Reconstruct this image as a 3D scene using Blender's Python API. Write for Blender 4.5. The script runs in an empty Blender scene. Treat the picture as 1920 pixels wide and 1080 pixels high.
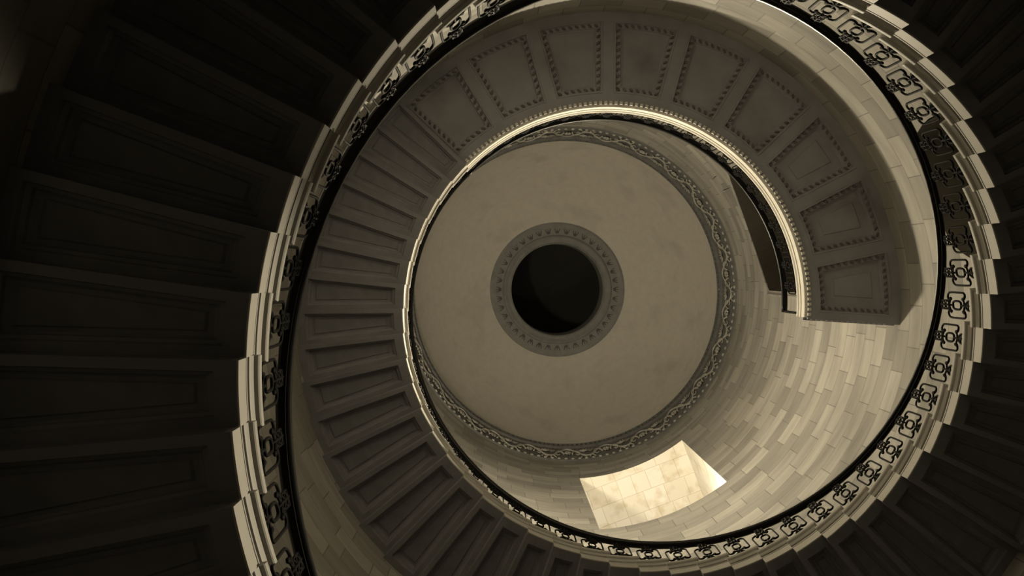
import bpy, bmesh, math, random
from math import sin, cos, pi, radians, atan2, hypot
from mathutils import Vector

random.seed(7)
scene = bpy.context.scene
C = scene.collection

# ------------------------------------------------------------------ survey of the stairwell
# x = image right, y = image down, z = up.  The stair axis is the world z axis.
RI, RW = 3.0, 4.44               # radius of the open well, radius of the round wall
EYE = 1.5                        # camera height above the floor
K = 6069.0                       # focal length (px) * RI
FPX = K / RI
TH0, DT = 2.767, 0.1116          # angle of baluster 0, angle per step
Z0, DZ = 5.7 + EYE, 5.7 * 0.0298 # height of baluster 0 centre, rise per step
UP = 0.40                        # baluster centre above its tread
N0, N1 = -8, 66                  # first and last step built
FLOOR_G = Z0 + DZ * 67 - UP      # gallery floor
SOFF_G = 16.36 + EYE
G0 = TH0 + DT * (67 - 0.55) - 2 * pi
G1 = 6.346

# ------------------------------------------------------------------ camera
cam = bpy.data.cameras.new('camera')
cam.sensor_width = 36.0
cam.lens = FPX * 36.0 / 1920.0
cam.shift_x = 29.0 / 1920.0
cam.shift_y = -37.0 / 1920.0
cam.clip_end = 200
camo = bpy.data.objects.new('camera', cam)
C.objects.link(camo)
camo.location = (-0.562 * RI, -0.182 * RI, EYE)
camo.rotation_euler = (pi, 0, 0)
scene.camera = camo

# ------------------------------------------------------------------ world, exposure
w = bpy.data.worlds.new('night_sky')
scene.world = w
w.use_nodes = True
w.node_tree.nodes['Background'].inputs[0].default_value = (0.9, 0.8, 0.6, 1)
w.node_tree.nodes['Background'].inputs[1].default_value = 0.004
scene.view_settings.view_transform = 'Standard'
scene.view_settings.look = 'None'
scene.view_settings.gamma = 1.0
scene.view_settings.use_curve_mapping = False
scene.view_settings.exposure = 0.0

# ------------------------------------------------------------------ lamps of the stairwell, and one added fill
WARM = (1.0, 0.87, 0.62)
def spot(name, loc, target, power, angle, blend, radius, color=WARM):
    l = bpy.data.lights.new(name, 'SPOT')
    l.energy = power; l.spot_size = radians(angle); l.spot_blend = blend
    l.shadow_soft_size = radius; l.color = color
    o = bpy.data.objects.new(name, l); C.objects.link(o)
    o.location = loc
    o.rotation_euler = (Vector(target) - Vector(loc)).to_track_quat('-Z', 'Y').to_euler()
    return o
def point(name, loc, power, radius, color=WARM):
    l = bpy.data.lights.new(name, 'POINT')
    l.energy = power; l.shadow_soft_size = radius; l.color = color
    o = bpy.data.objects.new(name, l); C.objects.link(o)
    o.location = loc
    return o
W1A, W1B, W1Z0, W1Z1 = radians(52.5), radians(86.4), 20.57 + EYE, 25.55 + EYE   # lit opening
WM = 0.5 * (W1A + W1B)
LA = (4.15 * cos(radians(148)), 4.15 * sin(radians(148)), 20.5 + EYE)
LB = ((RW + 0.35) * cos(WM), (RW + 0.35) * sin(WM), W1Z0 + 0.45)
point('wall_lamp_light', LA, 1000, 0.30)
spot('wall_lamp_beam', LA, (4.2, 1.3, 16.5 + EYE), 1500, 100, 1.0, 0.30)
spot('sill_lamp_light', LB, (-2.3, -2.3, 8.6 + EYE), 50000, 46, 0.9, 0.15)
spot('sill_lamp_wide', LB, (LB[0] - .29 * 10, LB[1] - .70 * 10, LB[2] - .66 * 10), 4500, 52, 0.8, 0.15)
point('sill_glow_light', ((RW + 0.7) * cos(WM) - .2 * sin(WM), (RW + 0.7) * sin(WM) + .2 * cos(WM), W1Z0 + 0.3), 190, 0.2, (1.0, 0.92, 0.76))
spot('step_end_fill_light', (4.1 * cos(radians(10)), 4.1 * sin(radians(10)), 8.6 + EYE), (-3, 1.2, 5.1 + EYE), 1600, 40, 0.6, 0.12)  # added unseen fill that brightens the lower-left step ends; no fixture there

# ------------------------------------------------------------------ tagging
def tag(o, label=None, cat=None, group=None, kind=None):
    if label: o['label'] = label
    if cat: o['category'] = cat
    if group: o['group'] = group
    if kind: o['kind'] = kind
    return o
def empty(name, loc=(0, 0, 0)):
    o = bpy.data.objects.new(name, None); C.objects.link(o)
    o.location = loc; o.empty_display_size = 0.2
    return o
def obj(name, bm, mat, parent=None, smooth=False, auto=None):
    me = bpy.data.meshes.new(name)
    bmesh.ops.recalc_face_normals(bm, faces=bm.faces[:])
    bm.to_mesh(me); bm.free()
    me.materials.append(mat)
    if smooth:
        for p in me.polygons: p.use_smooth = True
    o = bpy.data.objects.new(name, me); C.objects.link(o)
    if parent: o.parent = parent
    return o

# ------------------------------------------------------------------ materials
class NT:
    def __init__(s, name):
        s.m = bpy.data.materials.new(name); s.m.use_nodes = True
        s.t = s.m.node_tree; s.b = s.t.nodes['Principled BSDF']
    def n(s, kind, **kw):
        nd = s.t.nodes.new(kind)
        for k, v in kw.items(): setattr(nd, k, v)
        return nd
    def l(s, a, b): s.t.links.new(a, b)
    def math(s, op, a, b=None):
        nd = s.n('ShaderNodeMath', operation=op)
        for i, v in enumerate((a, b)):
            if v is None: continue
            if isinstance(v, (int, float)): nd.inputs[i].default_value = v
            else: s.l(v, nd.inputs[i])
        return nd.outputs[0]
def sep_polar(nt, radius, ox=0.0, oy=0.0):
    tc = nt.n('ShaderNodeTexCoord'); sx = nt.n('ShaderNodeSeparateXYZ')
    nt.l(tc.outputs['Object'], sx.inputs[0])
    x = nt.math('SUBTRACT', sx.outputs[0], ox); y = nt.math('SUBTRACT', sx.outputs[1], oy)
    a = nt.math('MULTIPLY', nt.math('ARCTAN2', y, x), radius)
    cb = nt.n('ShaderNodeCombineXYZ')
    nt.l(a, cb.inputs[0]); nt.l(sx.outputs[2], cb.inputs[1])
    return cb.outputs[0], tc.outputs['Object']
def sepia(v, t=1.0):
    return (v, v * 0.955, v * 0.86, 1)

def mat_wall():
    nt = NT('ashlar_wall'); pol, ob = sep_polar(nt, RW)
    br = nt.n('ShaderNodeTexBrick'); nt.l(pol, br.inputs['Vector'])
    br.offset = 0.37; br.squash = 1.4; br.squash_frequency = 3
    br.inputs['Color1'].default_value = sepia(0.25); br.inputs['Color2'].default_value = sepia(0.42)
    br.inputs['Mortar'].default_value = sepia(0.19)
    for k, v in (('Scale', 1.0), ('Mortar Size', 0.009), ('Mortar Smooth', 0.5), ('Bias', -0.1), ('Brick Width', 0.62), ('Row Height', 0.46)):
        br.inputs[k].default_value = v
    mp = nt.n('ShaderNodeMapping'); mp.inputs['Scale'].default_value = (0.55, 2.2, 1); nt.l(pol, mp.inputs[0])
    no = nt.n('ShaderNodeTexNoise'); nt.l(mp.outputs[0], no.inputs['Vector'])
    no.inputs['Scale'].default_value = 1.1; no.inputs['Detail'].default_value = 6; no.inputs['Roughness'].default_value = 0.6
    rp = nt.n('ShaderNodeValToRGB'); nt.l(no.outputs[0], rp.inputs[0])
    rp.color_ramp.elements[0].position = 0.3; rp.color_ramp.elements[0].color = (0.62, 0.62, 0.62, 1)
    rp.color_ramp.elements[1].position = 0.68; rp.color_ramp.elements[1].color = (1.15, 1.15, 1.15, 1)
    mx = nt.n('ShaderNodeMix', data_type='RGBA', blend_type='MULTIPLY'); mx.inputs[0].default_value = 0.8
    nt.l(br.outputs[0], mx.inputs[6]); nt.l(rp.outputs[0], mx.inputs[7]); nt.l(mx.outputs[2], nt.b.inputs['Base Color'])
    bp = nt.n('ShaderNodeBump'); bp.inputs['Strength'].default_value = 0.35; bp.inputs['Distance'].default_value = 0.02
    bp.invert = True
    nt.l(br.outputs['Fac'], bp.inputs['Height']); nt.l(bp.outputs[0], nt.b.inputs['Normal'])
    nt.b.inputs['Roughness'].default_value = 0.75
    return nt.m
def mat_stone(name, v, var=0.18, scale=3.0, rough=0.7, stain=None, bump=0.1, cool=1.0, amt=0.8):
    sepia = globals()['sepia'] if v > .32 else (lambda q: (q, q * 0.99, q * 0.97 * cool, 1))
    nt = NT(name); tc = nt.n('ShaderNodeTexCoord')
    no = nt.n('ShaderNodeTexNoise'); nt.l(tc.outputs['Object'], no.inputs['Vector'])
    no.inputs['Scale'].default_value = scale; no.inputs['Detail'].default_value = 7; no.inputs['Roughness'].default_value = 0.62
    rp = nt.n('ShaderNodeValToRGB'); nt.l(no.outputs[0], rp.inputs[0])
    rp.color_ramp.elements[0].position = 0.3; rp.color_ramp.elements[0].color = sepia(v * (1 - var))
    rp.color_ramp.elements[1].position = 0.7; rp.color_ramp.elements[1].color = sepia(v * (1 + var))
    out = rp.outputs[0]
    if stain:
        n2 = nt.n('ShaderNodeTexNoise'); nt.l(tc.outputs['Object'], n2.inputs['Vector'])
        n2.inputs['Scale'].default_value = stain; n2.inputs['Detail'].default_value = 3
        r2 = nt.n('ShaderNodeValToRGB'); nt.l(n2.outputs[0], r2.inputs[0])
        r2.color_ramp.elements[0].position = 0.27; r2.color_ramp.elements[0].color = (0.62, 0.62, 0.62, 1)
        r2.color_ramp.elements[1].position = 0.45; r2.color_ramp.elements[1].color = (1, 1, 1, 1)
        mx = nt.n('ShaderNodeMix', data_type='RGBA', blend_type='MULTIPLY'); mx.inputs[0].default_value = amt
        nt.l(out, mx.inputs[6]); nt.l(r2.outputs[0], mx.inputs[7]); out = mx.outputs[2]
    nt.l(out, nt.b.inputs['Base Color'])
    nt.b.inputs['Roughness'].default_value = rough
    if bump:
        bp = nt.n('ShaderNodeBump'); bp.inputs['Strength'].default_value = bump; bp.inputs['Distance'].default_value = 0.01
        nt.l(no.outputs[0], bp.inputs['Height']); nt.l(bp.outputs[0], nt.b.inputs['Normal'])
    return nt.m
def mat_marble():
    nt = NT('marble_blocks'); tc = nt.n('ShaderNodeTexCoord')
    mp = nt.n('ShaderNodeMapping'); mp.inputs['Rotation'].default_value = (0, 0, -WM + pi / 2); nt.l(tc.outputs['Object'], mp.inputs[0])
    br = nt.n('ShaderNodeTexBrick'); nt.l(mp.outputs[0], br.inputs['Vector'])
    br.offset = 0.4; br.squash = 0.7; br.squash_frequency = 2
    br.inputs['Color1'].default_value = (0.88, 0.85, 0.78, 1); br.inputs['Color2'].default_value = (0.78, 0.73, 0.62, 1)
    br.inputs['Mortar'].default_value = (0.62, 0.56, 0.44, 1)
    for k, v in (('Scale', 1.0), ('Mortar Size', 0.009), ('Mortar Smooth', 0.6), ('Brick Width', 0.52), ('Row Height', 0.46)):
        br.inputs[k].default_value = v
    no = nt.n('ShaderNodeTexNoise'); nt.l(mp.outputs[0], no.inputs['Vector'])
    no.inputs['Scale'].default_value = 3.5; no.inputs['Detail'].default_value = 5
    rp = nt.n('ShaderNodeValToRGB'); nt.l(no.outputs[0], rp.inputs[0])
    rp.color_ramp.elements[0].position = 0.33; rp.color_ramp.elements[0].color = (0.78, 0.72, 0.60, 1)
    rp.color_ramp.elements[1].position = 0.5; rp.color_ramp.elements[1].color = (1, 1, 1, 1)
    mx = nt.n('ShaderNodeMix', data_type='RGBA', blend_type='MULTIPLY'); mx.inputs[0].default_value = 0.8
    nt.l(br.outputs[0], mx.inputs[6]); nt.l(rp.outputs[0], mx.inputs[7]); nt.l(mx.outputs[2], nt.b.inputs['Base Color'])
    nt.b.inputs['Roughness'].default_value = 0.5
    return nt.m
def mat_plain(name, col, rough=0.5, metal=0.0):
    nt = NT(name); tc = nt.n('ShaderNodeTexCoord')
    no = nt.n('ShaderNodeTexNoise'); nt.l(tc.outputs['Object'], no.inputs['Vector'])
    no.inputs['Scale'].default_value = 9; no.inputs['Detail'].default_value = 4
    rp = nt.n('ShaderNodeValToRGB'); nt.l(no.outputs[0], rp.inputs[0])
    rp.color_ramp.elements[0].color = tuple(c * 0.8 for c in col) + (1,)
    rp.color_ramp.elements[1].color = tuple(c * 1.2 for c in col) + (1,)
    nt.l(rp.outputs[0], nt.b.inputs['Base Color'])
    nt.b.inputs['Roughness'].default_value = rough; nt.b.inputs['Metallic'].default_value = metal
    return nt.m

M_WALL = mat_wall()
M_STEP = mat_stone('step_stone', 0.20, 0.16, 2.5, 0.7, 1.3, cool=1.12)  # step stone darkened: underside shade put into the colour of body and panels
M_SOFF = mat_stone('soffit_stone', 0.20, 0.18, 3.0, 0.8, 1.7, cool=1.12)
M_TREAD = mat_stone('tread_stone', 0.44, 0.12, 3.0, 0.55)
M_END = mat_stone('step_end_lit_stone', 0.46, 0.08, 2.0, 0.6)  # same steps, paled on their ends: lamplight put into the colour
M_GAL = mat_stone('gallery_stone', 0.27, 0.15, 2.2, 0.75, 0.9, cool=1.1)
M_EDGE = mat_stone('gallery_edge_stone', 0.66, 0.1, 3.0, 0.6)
M_LEAF = mat_stone('shaded_leaf_stone', 0.13, 0.3, 9.0, 0.8)  # darkened: shadow round the coffer leaves put into the colour
M_DOME = mat_stone('dome_plaster', 0.56, 0.06, 5.0, 0.85, 1.1, amt=0.4)
M_FRZ = mat_stone('frieze_ground', 0.13, 0.25, 7.0, 0.85)
M_REL = mat_stone('frieze_relief', 0.46, 0.2, 7.0, 0.8)
M_RING = mat_stone('ring_stone', 0.21, 0.12, 4.0, 0.8)
M_RINGD = mat_stone('ring_leaf_stone', 0.09, 0.2, 6.0, 0.8)
M_MARB = mat_marble()
M_IRON = mat_plain('black_iron', (0.005, 0.0045, 0.004), 0.7)
M_IRON.node_tree.nodes['Principled BSDF'].inputs['Specular IOR Level'].default_value = 0.12
M_RAIL = mat_plain('handrail_paint', (0.006, 0.0055, 0.005), 0.35)
M_RAIL.node_tree.nodes['Principled BSDF'].inputs['Specular IOR Level'].default_value = 0.25
M_WOOD = mat_plain('wood_and_unlit_door', (0.05, 0.043, 0.032), 0.6)  # window timber; in the gallery doorway its dark stands for unlit depth
M_FLOOR = mat_stone('floor_stone', 0.2, 0.1, 2.0, 0.6)
M_VOID = mat_plain('lantern_black', (0.032, 0.031, 0.027), 0.9)
M_DOOR2 = mat_plain('unlit_doorway', (0.13, 0.12, 0.10), 0.6)  # dark colour in place of the lower doorway's unlit inside

# ------------------------------------------------------------------ mesh helpers
def pol(r, t, z, c=(0, 0)): return Vector((c[0] + r * cos(t), c[1] + r * sin(t), z))
def loop(r0, r1, t0, t1, z, nt=6, nr=3, i0=0, i1=0, it0=0, it1=0):
    """closed ring of points round a wedge; i* are insets in metres at the inner, outer, first and last side"""
    P = []
    a, b = r0 + i0, r1 - i1
    def tt(r, f): return (t0 + it0 / r) * (1 - f) + (t1 - it1 / r) * f
    for k in range(nt): P.append(pol(a, tt(a, k / nt), z))
    for k in range(nr): r = a + (b - a) * k / nr; P.append(pol(r, tt(r, 1), z))
    for k in range(nt): P.append(pol(b, tt(b, 1 - k / nt), z))
    for k in range(nr): r = b + (a - b) * k / nr; P.append(pol(r, tt(r, 0), z))
    return P
def stack(bm, loops, cap0=False, cap1=False):
    V = [[bm.verts.new(p) for p in L] for L in loops]
    n = len(V[0])
    for A, B in zip(V, V[1:]):
        for k in range(n):
            bm.faces.new((A[k], A[(k + 1) % n], B[(k + 1) % n], B[k]))
    if cap0: bm.faces.new(V[0][::-1])
    if cap1: bm.faces.new(V[-1])
    return V
def revolve(bm, prof, t0, t1, n, c=(0, 0), closed=False, ends=False, cfun=None):
    full = abs(t1 - t0 - 2 * pi) < 1e-6
    cols = []
    for k in range(n if full else n + 1):
        t = t0 + (t1 - t0) * k / n
        cols.append([bm.verts.new(pol(r, t, z, cfun(z) if cfun else c)) for r, z in prof])
    m = len(cols)
    for k in range(m if full else m - 1):
        A, B = cols[k], cols[(k + 1) % m]
        for j in range(len(prof) if closed else len(prof) - 1):
            j2 = (j + 1) % len(prof)
            bm.faces.new((A[j], B[j], B[j2], A[j2]))
    if ends and not full:
        bm.faces.new(cols[0]); bm.faces.new(cols[-1][::-1])
def tube(bm, pts, rad, sides=6, cap=True):
    pts = [Vector(p) for p in pts]; n = len(pts)
    if not hasattr(rad, '__len__'): rad = [rad] * n
    closed = (pts[0] - pts[-1]).length < 1e-7
    if closed: pts = pts[:-1]; n -= 1
    up = None; rings = []
    for i in range(n):
        d = (pts[(i + 1) % n] - pts[i - 1]) if closed else (pts[min(i + 1, n - 1)] - pts[max(i - 1, 0)])
        d.normalize()
        if up is None:
            up = d.orthogonal().normalized()
        up = (up - d * up.dot(d)).normalized()
        v = d.cross(up)
        rings.append([bm.verts.new(pts[i] + (up * cos(2 * pi * k / sides) + v * sin(2 * pi * k / sides)) * rad[i]) for k in range(sides)])
    for i in range(n if closed else n - 1):
        A, B = rings[i], rings[(i + 1) % n]
        if closed and i == n - 1:   # best alignment of the seam
            off = min(range(sides), key=lambda o: sum((A[k].co - B[(k + o) % sides].co).length for k in range(sides)))
            B = [B[(k + off) % sides] for k in range(sides)]
        for k in range(sides):
            bm.faces.new((A[k], A[(k + 1) % sides], B[(k + 1) % sides], B[k]))
    if cap and not closed:
        bm.faces.new(rings[0][::-1]); bm.faces.new(rings[-1])
def blob(bm, c, ax, ay, az, u=8, v=5):
    """ellipsoid at c with half-axis vectors"""
    rows = []
    for j in range(1, v):
        a = pi * j / v
        rows.append([bm.verts.new(c + ax * (sin(a) * cos(2 * pi * k / u)) + ay * (sin(a) * sin(2 * pi * k / u)) + az * cos(a)) for k in range(u)])
    T = bm.verts.new(c + az); B = bm.verts.new(c - az)
    for A, D in zip(rows, rows[1:]):
        for k in range(u): bm.faces.new((A[k], A[(k + 1) % u], D[(k + 1) % u], D[k]))
    for k in range(u):
        bm.faces.new((T, rows[0][(k + 1) % u], rows[0][k])); bm.faces.new((B, rows[-1][k], rows[-1][(k + 1) % u]))
def box(bm, c, ax, ay, az):
    V = {}
    for i in (-1, 1):
        for j in (-1, 1):
            for k in (-1, 1): V[i, j, k] = bm.verts.new(c + ax * i + ay * j + az * k)
    for f in (((-1,-1,-1),(-1,1,-1),(1,1,-1),(1,-1,-1)), ((-1,-1,1),(1,-1,1),(1,1,1),(-1,1,1)),
              ((-1,-1,-1),(1,-1,-1),(1,-1,1),(-1,-1,1)), ((-1,1,-1),(-1,1,1),(1,1,1),(1,1,-1)),
              ((-1,-1,-1),(-1,-1,1),(-1,1,1),(-1,1,-1)), ((1,-1,-1),(1,1,-1),(1,1,1),(1,-1,1))):
        bm.faces.new([V[q] for q in f])

# ------------------------------------------------------------------ structure: wall, floor, dome
AX = (0.085 * RI, 0.0446 * RI)                 # the dome's axis lies a hand's breadth off the stair's
ZF0, ZF1, ZOC = K / 211.8 + EYE, K / 200.5 + EYE, K / 176.0 + EYE
RS = 1.434 * RI
def cfun(z):
    f = min(1, max(0, (z - (25.7 + EYE)) / (ZF0 - 25.7 - EYE)))
    return (AX[0] * f, AX[1] * f)
D_A, D_B = radians(-37.9), radians(-0.6)        # dark doorway on the gallery
D_Z = 24.25 + EYE; D_RISE = 0.95
def door_top(t):
    f = (t - D_A) / (D_B - D_A)
    return D_Z + D_RISE * (1 - (2 * f - 1) ** 2)
E_A, E_B, E_Z0 = radians(-33.5), radians(-7.5), 9.9 + EYE   # doorway off the flight
def low_top(t):
    f = min(1, abs(2 * (t - E_A) / (E_B - E_A) - 1))
    return 12.9 + EYE + 1.6 * (1 - f ** 4) ** .5
def build_wall():
    bm = bmesh.new()
    T = [radians(-180 + 3 * k) for k in range(121)]
    for a in (W1A, W1B, D_A, D_B): T.append(a)
    T += [E_A + (E_B - E_A) * k / 24 for k in range(25)]
    T = sorted(T); T = [t for i, t in enumerate(T) if i == 0 or t - T[i - 1] > 0.004 or t in (W1A, W1B, D_A, D_B, E_A, E_B)]
    T = [t for i, t in enumerate(T) if i == len(T) - 1 or T[i + 1] - t > 1e-6]
    zt = ZF0
    for a, b in zip(T, T[1:]):
        m = 0.5 * (a + b)
        iv = []
        if W1A < m < W1B: iv = [((0, W1Z0), (0, W1Z0)), ((W1Z1, zt), (W1Z1, zt))]
        elif D_A < m < D_B: iv = ([((0, E_Z0), (0, E_Z0)), ((low_top(a), FLOOR_G), (low_top(b), FLOOR_G))] if E_A < m < E_B else [((0, FLOOR_G), (0, FLOOR_G))]) + [((door_top(a), zt), (door_top(b), zt))]
        else: iv = [((0, zt), (0, zt))]
        for (a0, a1), (b0, b1) in iv:
            n = max(1, int((a1 - a0) / 1.0))
            ca = [bm.verts.new(pol(RW, a, a0 + (a1 - a0) * k / n, cfun(a0 + (a1 - a0) * k / n))) for k in range(n + 1)]
            cb = [bm.verts.new(pol(RW, b, b0 + (b1 - b0) * k / n, cfun(b0 + (b1 - b0) * k / n))) for k in range(n + 1)]
            for k in range(n): bm.faces.new((ca[k], ca[k + 1], cb[k + 1], cb[k]))
    bmesh.ops.remove_doubles(bm, verts=bm.verts[:], dist=0.002)
    o = obj('wall_round', bm, M_WALL, smooth=True)
    return tag(o, kind='structure')
build_wall()

bm = bmesh.new()
revolve(bm, [(0.02, 0.0), (RW + 0.3, 0.0), (RW + 0.3, -0.3), (0.02, -0.3)], 0, 2 * pi, 96, closed=True)
tag(obj('floor', bm, M_FLOOR), kind='structure')

# dome: elliptical plaster shell from the frieze up to the oculus
ROC, RRG = 0.488 * RI, 0.71 * RI
bm = bmesh.new()
a_, f1 = RS, math.acos(RRG / RS)
hh = (ZOC - ZF1) / sin(f1)
prof = [(RS * cos(f1 * k / 24), ZF1 + hh * sin(f1 * k / 24)) for k in range(25)]
revolve(bm, prof, 0, 2 * pi, 128, c=AX)
tag(obj('ceiling', bm, M_DOME, smooth=True), kind='structure')

# frieze
bm = bmesh.new()
def fz(v):   # v 0 bottom .. 1 top -> (r, z)
    return (RW + (RS - RW) * v, ZF0 + (ZF1 - ZF0) * v)
pr = [(RW, ZF0 - 0.06), (RW - 0.05, ZF0 - 0.05), (RW - 0.06, ZF0 + 0.02), (RW - 0.02, ZF0 + 0.06)]
pr += [(fz(.1 + .7 * k / 6)[0], fz(.1 + .7 * k / 6)[1]) for k in range(7)]
pr += [(fz(.82)[0] - 0.06, fz(.82)[1]), (fz(.86)[0] - 0.06, fz(.86)[1]), (fz(.88)[0] - .01, fz(.88)[1]), (RS, ZF1 - 0.03), (RS - 0.05, ZF1 - 0.02), (RS - 0.05, ZF1 + 0.03), (RS, ZF1 + 0.05)]
revolve(bm, pr, 0, 2 * pi, 160, c=AX)
frz = tag(obj('trim_1', bm, M_FRZ), kind='structure')
bm = bmesh.new()
NP = 26
def fp(t, v, off=0.03):
    r, z = fz(v); return pol(r - off, t, z, AX)
for k in range(NP):
    tc = 2 * pi * k / NP; P_ = 2 * pi / NP
    # running vine
    tube(bm, [fp(tc + P_ * (s / 12 - .5), .45 + .22 * cos(2 * pi * s / 12 * 1.0)) for s in range(13)], 0.022, 5)
    for sg in (-1, 1):   # paired spirals either side of the palmette
        pts = []
        for s in range(15):
            a = s / 14 * 3.6 * pi * 0.55; rr = (1 - s / 17)
            pts.append(fp(tc + sg * P_ * (.26 + .13 * rr * cos(a)), .38 + .20 * rr * sin(a)))
        tube(bm, pts, [0.024 - 0.001 * s for s in range(15)], 5)
        tube(bm, [fp(tc + sg * P_ * (.05 + .13 * s / 5), .15 + .10 * sin(pi * s / 5)) for s in range(6)], 0.018, 4)
    e = lambda a: Vector((-sin(a), cos(a), 0))
    for q in range(-2, 3):   # palmette petals
        a = q * 0.42; c0 = fp(tc + P_ * 0.06 * q, .44 + .13 * cos(a), .035)
        blob(bm, c0, e(tc) * 0.022, pol(-1, tc, 0) * 0.03, (Vector((0, 0, 1)) * cos(a) + e(tc) * sin(a) * .6) * 0.16, 6, 4)
    c0 = fp(tc + P_ * .5, .42, .04)
    for q in range(6):
        a = q * pi / 3
        blob(bm, c0 + e(tc + P_ * .5) * cos(a) * .06 + Vector((0, 0, 1)) * sin(a) * .13, e(tc + P_ * .5) * .035, pol(-.03, tc + P_ * .5, 0), Vector((0, 0, .08)), 6, 4)
obj('scroll_relief', bm, M_REL, frz)
bm = bmesh.new()
for k in range(208):
    t = 2 * pi * k / 208
    blob(bm, fp(t, .93, .03), Vector((-sin(t), cos(t), 0)) * 0.045, pol(-0.05, t, 0), Vector((0, 0, 0.07)), 6, 4)
obj('bead_moulding', bm, M_LEAF, frz)
bm = bmesh.new()
for k in range(150):
    t = 2 * pi * k / 150
    blob(bm, fp(t, .0, .06), Vector((-sin(t), cos(t), 0)) * 0.05, pol(-0.03, t, 0), Vector((0, 0, 0.05)), 6, 4)
obj('egg_moulding', bm, M_REL, frz)

# oculus ring
bm = bmesh.new()
rb = ROC + 0.22
revolve(bm, [(RRG + .02, ZOC + .25), (RRG + .02, ZOC - .02), (RRG - .05, ZOC - .04), (rb + .06, ZOC), (rb + .03, ZOC - .05), (rb - .02, ZOC - .08),
             (rb - .06, ZOC - .05), (rb - .11, ZOC - .02), (ROC + .05, ZOC - .02), (ROC + .02, ZOC - .05), (ROC, ZOC - .03), (ROC, ZOC + 1.2), (ROC + .5, ZOC + 1.25)], 0, 2 * pi, 96, c=AX)
ring = tag(obj('trim_2', bm, M_RING), kind='structure')
bm = bmesh.new()
for k in range(40):
    t = 2 * pi * k / 40; e1 = Vector((-sin(t), cos(t), 0)); er = pol(1, t, 0)
    rm = rb + (RRG - rb) * .33
    cc = pol(rm, t, ZOC - .012, AX)
    blob(bm, cc, e1 * .06, er * .05, Vector((0, 0, .03)), 6, 4)
    for s in (-1, 1):
        tube(bm, [cc + e1 * s * (.05 + .04 * sin(q / 5 * pi)) + er * (.02 + .26 * q / 5) for q in range(6)], [.022, .02, .018, .016, .014, .01], 4)
    tube(bm, [cc + er * .05, cc + er * .25], [.02, .008], 4)
obj('leaf_ornament', bm, M_RINGD, ring)
# dark lantern above the oculus
bm = bmesh.new()
revolve(bm, [(ROC + .5, ZOC + 1.25), (ROC + .5, ZOC + 4), (0.02, ZOC + 4.6)], 0, 2 * pi, 48, c=AX)
tag(obj('trim_3', bm, M_VOID), kind='structure')

# ------------------------------------------------------------------ openings
def opening(name, a, b, z0, ztop, depth, mat, backmat, topfun=None, nseg=16):
    """reveal with parallel jambs cut into the wall thickness"""
    m = 0.5 * (a + b); d = Vector((cos(m), sin(m), 0))
    ts = [a + (b - a) * k / nseg for k in range(nseg + 1)]
    tf = topfun or (lambda t: ztop)
    front_t = [pol(RW, t, tf(t)) for t in ts]; front_b = [pol(RW, t, z0) for t in ts]
    rb_ = RW + depth
    def back(p):
        return p + d * (rb_ - p.dot(d) if True else 0)
    bm = bmesh.new()
    FT = [bm.verts.new(p) for p in front_t]; FB = [bm.verts.new(p) for p in front_b]
    BT = [bm.verts.new(back(Vector((p.x, p.y, 0))) + Vector((0, 0, p.z))) for p in front_t]
    BB = [bm.verts.new(back(Vector((p.x, p.y, 0))) + Vector((0, 0, p.z))) for p in front_b]
    for k in range(nseg):
        bm.faces.new((FT[k], FT[k + 1], BT[k + 1], BT[k])); bm.faces.new((FB[k], BB[k], BB[k + 1], FB[k + 1]))
    bm.faces.new((FT[0], BT[0], BB[0], FB[0])); bm.faces.new((FT[-1], FB[-1], BB[-1], BT[-1]))
    o = tag(obj(name, bm, mat), kind='structure')
    bm = bmesh.new()
    for k in range(nseg):
        bm.faces.new([bm.verts.new(v) for v in (back(Vector((front_b[k].x, front_b[k].y, 0))) + Vector((0, 0, z0)),
                      back(Vector((front_b[k + 1].x, front_b[k + 1].y, 0))) + Vector((0, 0, z0)),
                      back(Vector((front_t[k + 1].x, front_t[k + 1].y, 0))) + Vector((0, 0, front_t[k + 1].z)),
                      back(Vector((front_t[k].x, front_t[k].y, 0))) + Vector((0, 0, front_t[k].z)))])
    bmesh.ops.remove_doubles(bm, verts=bm.verts[:], dist=0.001)
    return o, bm, d, rb_
o, bmb, d, rb_ = opening('window_1', W1A, W1B, W1Z0, W1Z1, 1.75, M_MARB, M_WOOD)
obj('window_panel', bmb, M_WOOD, o)
e1 = Vector((-d.y, d.x, 0)); hw = RW * sin((W1B - W1A) / 2)
bm = bmesh.new()
for s in (-1, -.33, .33, 1):
    box(bm, d * (rb_ - .05) + e1 * s * (hw - .05) + Vector((0, 0, (W1Z0 + W1Z1) / 2)), e1 * .04, d * .05, Vector((0, 0, (W1Z1 - W1Z0) / 2)))
for q in range(6):
    box(bm, d * (rb_ - .05) + Vector((0, 0, W1Z0 + .05 + (W1Z1 - W1Z0 - .1) * q / 5)), e1 * hw, d * .045, Vector((0, 0, .035)))
obj('window_frame', bm, M_WOOD, o)

o, bmb, d, rb_ = opening('door_1', D_A, D_B, FLOOR_G, D_Z, 0.75, M_WOOD, M_WOOD, door_top, 20)
obj('doorway_back', bmb, M_WOOD, o)  # dark sheet closing the doorway, in place of its unlit depth
e1 = Vector((-d.y, d.x, 0)); hw = RW * sin((D_B - D_A) / 2)
bm = bmesh.new()
for s in (-.96, 0, .96):
    box(bm, d * (rb_ - .06) + e1 * s * hw + Vector((0, 0, (FLOOR_G + D_Z) / 2)), e1 * .06, d * .05, Vector((0, 0, (D_Z - FLOOR_G) / 2)))
for q in range(5):
    box(bm, d * (rb_ - .06) + Vector((0, 0, FLOOR_G + .1 + (D_Z - FLOOR_G - .2) * q / 4)), e1 * hw, d * .04, Vector((0, 0, .08)))
obj('door_rail', bm, M_WOOD, o)
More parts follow.
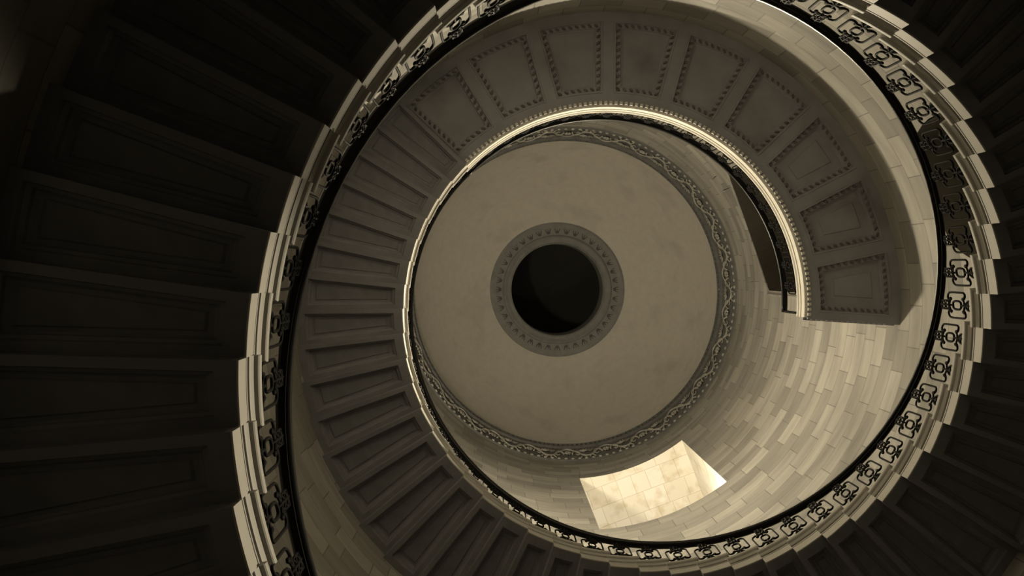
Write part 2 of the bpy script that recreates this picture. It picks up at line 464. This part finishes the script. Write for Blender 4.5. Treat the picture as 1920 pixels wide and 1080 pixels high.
# moulded architrave standing on the wall round the doorway head
bm = bmesh.new()
tt = [D_A - .02 + (D_B - D_A + .04) * k / 24 for k in range(25)]
def dtc(t): return door_top(min(max(t, D_A), D_B)) + .05
pts = [pol(RW - .0, tt[0], FLOOR_G + .02)] + [pol(RW - .0, tt[0], FLOOR_G + 2 * q) for q in (1, 2, 3)] + [pol(RW - .0, t, dtc(t)) for t in tt] + [pol(RW - .0, tt[-1], FLOOR_G + 2 * q) for q in (3, 2, 1)] + [pol(RW - .0, tt[-1], FLOOR_G + .02)]
tube(bm, pts, 0.035, 8)
obj('door_architrave', bm, M_WALL, o)

o, bmb, d, rb_ = opening('door_2', E_A, E_B, E_Z0, 0, 0.55, M_DOOR2, M_DOOR2, low_top, 24)
obj('doorway_back', bmb, M_DOOR2, o)  # flat dark sheet standing in for the unlit interior

# ------------------------------------------------------------------ the flight of steps
stair = empty('spiral_staircase')
tag(stair, 'curving cantilevered stone staircase with stepped panelled soffits climbing round the open well', 'staircase')
F_ = -0.55 * DT           # nosing front, relative to the baluster angle
def step_body():
    bm = bmesh.new()
    t0, t1 = F_ + 0.05 / RI, F_ + 0.05 / RI + DT
    r0, r1 = RI, RW + 0.02
    L = []
    # soffit side: panel -> moulding -> frame -> outside faces -> top
    L.append(loop(r0, r1, t0, t1, -.285, i0=.19, i1=.19, it0=.105, it1=.105))
    L.append(loop(r0, r1, t0, t1, -.300, i0=.165, i1=.165, it0=.09, it1=.09))
    L.append(loop(r0, r1, t0, t1, -.325, i0=.155, i1=.155, it0=.085, it1=.085))
    L.append(loop(r0, r1, t0, t1, -.335, i0=.125, i1=.125, it0=.065, it1=.065))
    L.append(loop(r0, r1, t0, t1, -.370, i0=.115, i1=.115, it0=.058, it1=.058))
    L.append(loop(r0, r1, t0, t1, -.370))
    L.append(loop(r0, r1, t0, t1, -.205))
    L.append(loop(r0, r1, t0, t1, -.200, i0=.022, it0=.0))
    L.append(loop(r0, r1, t0, t1, -.180, i0=.022, it0=.0))
    L.append(loop(r0, r1, t0, t1, -.178, i0=.006))
    L.append(loop(r0, r1, t0, t1, -.125, i0=.006))
    stack(bm, L, cap1=True)
    return bm
def step_end():
    bm = bmesh.new()
    t0, t1 = F_ + 0.05 / RI, F_ + 0.05 / RI + DT
    r0, r1 = RI - .012, RI + .03
    stack(bm, [loop(r0, r1, t0, t1, z, i0=a, nr=1) for z, a in ((-.368, .004), (-.366, 0), (-.205, 0), (-.203, .035), (-.178, .035), (-.176, .004), (-.158, .004), (-.156, .03), (-.125, .03))], cap0=True, cap1=True)
    return bm
def soffit_panel():
    bm = bmesh.new()
    t0, t1 = F_ + 0.05 / RI, F_ + 0.05 / RI + DT
    stack(bm, [loop(RI, RW + .02, t0, t1, -.27, i0=.185, i1=.185, it0=.10, it1=.10),
               loop(RI, RW + .02, t0, t1, -.288, i0=.185, i1=.185, it0=.10, it1=.10),
               loop(RI, RW + .02, t0, t1, -.288, i0=.215, i1=.215, it0=.125, it1=.125),
               loop(RI, RW + .02, t0, t1, -.297, i0=.235, i1=.235, it0=.135, it1=.135)], cap0=True, cap1=True)
    return bm
def step_tread():
    bm = bmesh.new()
    r0, r1 = RI, RW + .02
    t0, t1 = F_ + 0.05 / RI, F_ + 0.05 / RI + DT
    prof = [(-.02, -.128), (-.02, -.110), (.006, -.106), (.012, -.090), (.020, -.056), (.040, -.050), (.047, -.042), (.050, -.028), (.049, -.012), (.050, -.002), (.042, 0.0)]
    stack(bm, [loop(r0, r1, t0, t1, z, i0=-p, it0=-p) for p, z in prof], cap0=True, cap1=True)
    return bm
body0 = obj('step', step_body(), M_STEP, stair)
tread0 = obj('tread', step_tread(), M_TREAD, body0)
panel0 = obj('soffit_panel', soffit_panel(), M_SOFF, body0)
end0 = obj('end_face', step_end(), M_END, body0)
def put(o, i):
    o.location = (0, 0, Z0 + DZ * i - UP); o.rotation_euler = (0, 0, TH0 + DT * i)
put(body0, N0)
for i in range(N0 + 1, N1 + 1):
    b = body0.copy(); C.objects.link(b); put(b, i)
    for ch in (tread0, panel0, end0):
        c = ch.copy(); C.objects.link(c); c.parent = b

# ------------------------------------------------------------------ iron balusters
def P2(t, u, y=0.0):      # t along the well edge, u up; baluster stands at radius RI
    return Vector((RI + y, t, u))
def arc(ct, cu, rt, ru, a0, a1, n=8):
    return [P2(ct + rt * cos(a0 + (a1 - a0) * k / n), cu + ru * sin(a0 + (a1 - a0) * k / n)) for k in range(n + 1)]
def baluster_stem(top):
    bm = baluster_ring(); R = .0105
    # stem above and below the ring
    tube(bm, [P2(0, .10), P2(0, top)], R, 6)
    # pair of small loops under the handrail
    for u0 in (.235, .325):
        for s in (-1, 1):
            tube(bm, [P2(0, u0 - .035)] + [P2(s * .038 * sin(pi * k / 6), u0 - .04 * cos(pi * k / 6)) for k in range(1, 6)] + [P2(0, u0 + .035)], .0075, 5)
    for u0 in (.28, .19):
        blob(bm, P2(0, u0), Vector((.016, 0, 0)), Vector((0, .022, 0)), Vector((0, 0, .018)))
    for s in (-1, 1):
        tube(bm, [P2(s * .045, .365), P2(s * .045, .23)], .008, 5)
    tube(bm, [P2(-.05, .37), P2(.05, .37)], .010, 6)
    for s in (-1, 1):
        tube(bm, [P2(0, .19), P2(s * .03, .20), P2(s * .06, .19)], .010, 6)
    return bm
def baluster_foot():
    bm = bmesh.new(); R = .0105
    tube(bm, [P2(0, -.10), P2(0, -UP)], R, 6)
    blob(bm, P2(0, -.20), Vector((.016, 0, 0)), Vector((0, .022, 0)), Vector((0, 0, .018)))
    for s in (-1, 1):
        tube(bm, [P2(0, -.20), P2(s * .028, -.215), P2(s * .045, -.25), P2(s * .050, -.31), P2(s * .052, -UP + .01)], .010, 6)
        tube(bm, [P2(0, -.175), P2(s * .03, -.165), P2(s * .055, -.15)], .010, 6)
    tube(bm, [P2(-.05, -.255), P2(.05, -.255)], .008, 5)
    return bm
def baluster_ring():
    bm = bmesh.new()
    n = 20
    pts = []
    for k in range(n):
        a = 2 * pi * k / n; q = 1.0 / (abs(cos(a)) ** 3.2 + abs(sin(a)) ** 3.2) ** (1 / 3.2)
        pts.append(P2(.043 * q * cos(a), .095 * q * sin(a)))
    pts.append(pts[0].copy())
    tube(bm, pts, .0115, 6)
    return bm
def baluster_scroll(s):
    bm = bmesh.new(); R = .0105
    # upper curl, out, down the side, lower curl
    pts = [(.060, .150), (.052, .175), (.060, .205), (.085, .215), (.112, .200), (.128, .165), (.130, .10), (.130, 0), (.130, -.10), (.128, -.165), (.112, -.190), (.090, -.190), (.070, -.170), (.062, -.145)]
    tube(bm, [P2(s * a, b) for a, b in pts], [.017, .015, .012] + [R] * 8 + [.012, .015, .017], 6)
    for u in (.15, -.145):
        blob(bm, P2(s * .064, u), Vector((.014, 0, 0)), Vector((0, .020, 0)), Vector((0, 0, .030)))
    # short tie back to the stem
    tube(bm, [P2(s * .064, .15), P2(s * .03, .17), P2(0, .19)], .009, 5)
    tube(bm, [P2(s * .064, -.145), P2(s * .03, -.16), P2(0, -.18)], .009, 5)
    return bm
rail = empty('iron_balustrade')
tag(rail, 'black wrought iron balustrade with a thick dark handrail following the stone steps', 'balustrade')
bal0 = obj('baluster', baluster_stem(.43), M_IRON, rail, smooth=True)
r0_ = obj('foot', baluster_foot(), M_IRON, bal0, smooth=True)
sA = obj('scroll', baluster_scroll(1), M_IRON, bal0, smooth=True)
sB = obj('scroll', baluster_scroll(-1), M_IRON, bal0, smooth=True)
def putb(o, z, t): o.location = (0, 0, z); o.rotation_euler = (0, 0, t)
putb(bal0, Z0 + DZ * N0, TH0 + DT * N0)
def copy_bal(z, t, parent):
    b = bal0.copy(); C.objects.link(b); b.parent = parent; putb(b, z, t)
    for ch in (r0_, sA, sB):
        c = ch.copy(); C.objects.link(c); c.parent = b
    return b
for i in range(N0 + 1, N1 + 1): copy_bal(Z0 + DZ * i, TH0 + DT * i, rail)
def sweep_rail(bm, ts, zf, prof):
    rings = []
    for t in ts:
        z = zf(t); rings.append([bm.verts.new(pol(RI + a, t, z + b)) for a, b in prof])
    n = len(prof)
    for A, B in zip(rings, rings[1:]):
        for k in range(n): bm.faces.new((A[k], A[(k + 1) % n], B[(k + 1) % n], B[k]))
    bm.faces.new(rings[0]); bm.faces.new(rings[-1][::-1])
RP = [(a * 1.12, b * 1.05) for a, b in [(-.022, 0), (.022, 0), (.038, .014), (.045, .035), (.036, .056), (.015, .068), (-.015, .068), (-.036, .056), (-.045, .035), (-.038, .014)]]
bm = bmesh.new()
ts = [TH0 + DT * (N0 - .5 + k * 0.5) for k in range(int((N1 - N0 + 1) * 2) + 1)]
sweep_rail(bm, ts, lambda t: Z0 + DZ * (t - TH0) / DT + .425, RP)
obj('handrail', bm, M_RAIL, rail, smooth=True)
bm = bmesh.new()
sweep_rail(bm, ts, lambda t: Z0 + DZ * (t - TH0) / DT + .405, [(-.02, 0), (.02, 0), (.02, .022), (-.02, .022)])
obj('rail_bar', bm, M_IRON, rail)

# ------------------------------------------------------------------ the gallery at the head of the stair
gal = empty('gallery_landing')
tag(gal, 'curved stone gallery landing with nine coffered soffit panels, high up by the dark doorway', 'landing')
NCOF = 9
bm = bmesh.new()
n = 96
edge = [(RI + .10, SOFF_G), (RI + .10, SOFF_G), (RI, SOFF_G + .04)]
# slab body (top, ends, back)
prof = [(RI + .10, SOFF_G), (RI + .03, SOFF_G + .001), (RI + .03, FLOOR_G - .03), (RI + .03, FLOOR_G), (RW + .02, FLOOR_G), (RW + .02, SOFF_G)]
cols = []
for k in range(n + 1):
    t = G0 + (G1 - G0) * k / n
    cols.append([bm.verts.new(pol(r, t, z)) for r, z in prof])
for A, B in zip(cols, cols[1:]):
    for j in range(len(prof) - 1): bm.faces.new((A[j], B[j], B[j + 1], A[j + 1]))
bm.faces.new(cols[0]); bm.faces.new(cols[-1][::-1])
dg = (G1 - G0) / NCOF
def cof(z, q, i0, i1, it):
    return loop(RI + .10, RW + .02, G0 + dg * q, G0 + dg * (q + 1), z, nt=12, nr=5, i0=i0, i1=i1, it0=it, it1=it)
for q in range(NCOF):
    stack(bm, [cof(SOFF_G, q, 0, 0, 0), cof(SOFF_G, q, .10, .16, .085)])
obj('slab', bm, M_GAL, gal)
for q in range(NCOF):
    bm = bmesh.new()
    stack(bm, [cof(SOFF_G, q, .10, .16, .085), cof(SOFF_G - .012, q, .105, .165, .09), cof(SOFF_G - .012, q, .125, .185, .11), cof(SOFF_G + .03, q, .135, .195, .12),
               cof(SOFF_G + .035, q, .20, .26, .185), cof(SOFF_G + .07, q, .21, .27, .195), cof(SOFF_G + .075, q, .235, .295, .22), cof(SOFF_G + .085, q, .235, .295, .22)], cap1=True)
    if q >= 6:
        stack(bm, [cof(SOFF_G + .085, q, .36, .42, .34), cof(SOFF_G + .070, q, .37, .43, .35), cof(SOFF_G + .070, q, .39, .45, .37)], cap1=True)
    co = obj('coffer', bm, M_GAL, gal)
    bm = bmesh.new()
    L = cof(SOFF_G + .028, q, .168, .228, .152)
    # walk the loop at even spacing and set a leaf at each stop
    seg = [(L[k], L[(k + 1) % len(L)]) for k in range(len(L))]
    tot = sum((b - a).length for a, b in seg); m = int(tot / .098); sp = tot / m
    pos, acc, want = [], 0.0, 0.0
    for a, b in seg:
        l = (b - a).length
        while want < acc + l - 1e-6 and len(pos) < m:
            f = (want - acc) / l; pos.append((a + (b - a) * f, (b - a).normalized())); want += sp
        acc += l
    for p, dd in pos:
        nn = Vector((-dd.y, dd.x, 0))
        blob(bm, p, (dd + nn * .5) * .034, nn * .027, Vector((0, 0, .024)), 6, 4)
    tag(obj('leaf_moulding', bm, M_LEAF, co), kind='stuff')
# moulded fascia
bm = bmesh.new()
revolve(bm, [(RI + .03, SOFF_G + .02), (RI - .005, SOFF_G + .03), (RI - .012, SOFF_G + .05), (RI - .012, SOFF_G + .17), (RI + .025, SOFF_G + .172), (RI + .025, SOFF_G + .205), (RI - .02, SOFF_G + .20),
             (RI - .03, SOFF_G + .23), (RI - .05, SOFF_G + .25), (RI - .05, SOFF_G + .30), (RI - .04, FLOOR_G + .01), (RI + .08, FLOOR_G + .01), (RI + .08, FLOOR_G - .02), (RI + .03, FLOOR_G - .02)],
        G0, G1 + .004, n, closed=True, ends=True)
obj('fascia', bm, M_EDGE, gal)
nd = 96
bm = bmesh.new(); box(bm, Vector((RI + .055, 0, -.005)), Vector((.022, 0, 0)), Vector((0, .020, 0)), Vector((0, 0, .028)))
den0 = obj('dentil', bm, M_EDGE, gal)
for k in range(nd):
    de = den0 if k == 0 else den0.copy()
    if k: C.objects.link(de)
    de.location = (0, 0, SOFF_G); de.rotation_euler = (0, 0, G0 + (G1 - G0) * (k + .5) / nd)
# carved end face, seen edge-on above the lit wall
bm = bmesh.new()
er = pol(1, G1, 0); et = Vector((-sin(G1), cos(G1), 0))
box(bm, er * (RI + .04 + (RW - RI - .04) / 2) + et * .018 + Vector((0, 0, SOFF_G + .02)), er * ((RW - RI - .04) / 2), et * .018, Vector((0, 0, .02)))
box(bm, er * (RI + .04 + (RW - RI - .04) / 2) + et * .03 + Vector((0, 0, FLOOR_G - .04)), er * ((RW - RI - .04) / 2), et * .03, Vector((0, 0, .04)))
for k in range(16):
    blob(bm, er * (RI + .12 + k * .08) + et * .02 + Vector((0, 0, SOFF_G + .09)), er * .03, et * .03, Vector((0, 0, .05)), 6, 4)
obj('end_moulding', bm, M_GAL, gal)

grail = empty('gallery_balustrade')
tag(grail, 'black iron balustrade standing on the pale edge of the high coffered gallery', 'balustrade')
nb = int((G1 - G0) / DT)
for k in range(nb):
    copy_bal(FLOOR_G + UP + .012, G0 + DT * .55 + DT * k, grail)
ts = [G0 + (G1 - .006 - G0) * k / 64 for k in range(65)]
bm = bmesh.new(); sweep_rail(bm, ts, lambda t: FLOOR_G + UP + .437, RP)
obj('handrail', bm, M_RAIL, grail, smooth=True)
bm = bmesh.new()
sweep_rail(bm, ts, lambda t: FLOOR_G + .045, [(-.012, 0), (.012, 0), (.012, .018), (-.012, .018)])
obj('bottom_bar', bm, M_IRON, grail)
bm = bmesh.new()
tube(bm, [pol(RI, G1 - .012, FLOOR_G + .01), pol(RI, G1 - .012, FLOOR_G + UP + .45)], .02, 8)
obj('end_post', bm, M_IRON, grail)
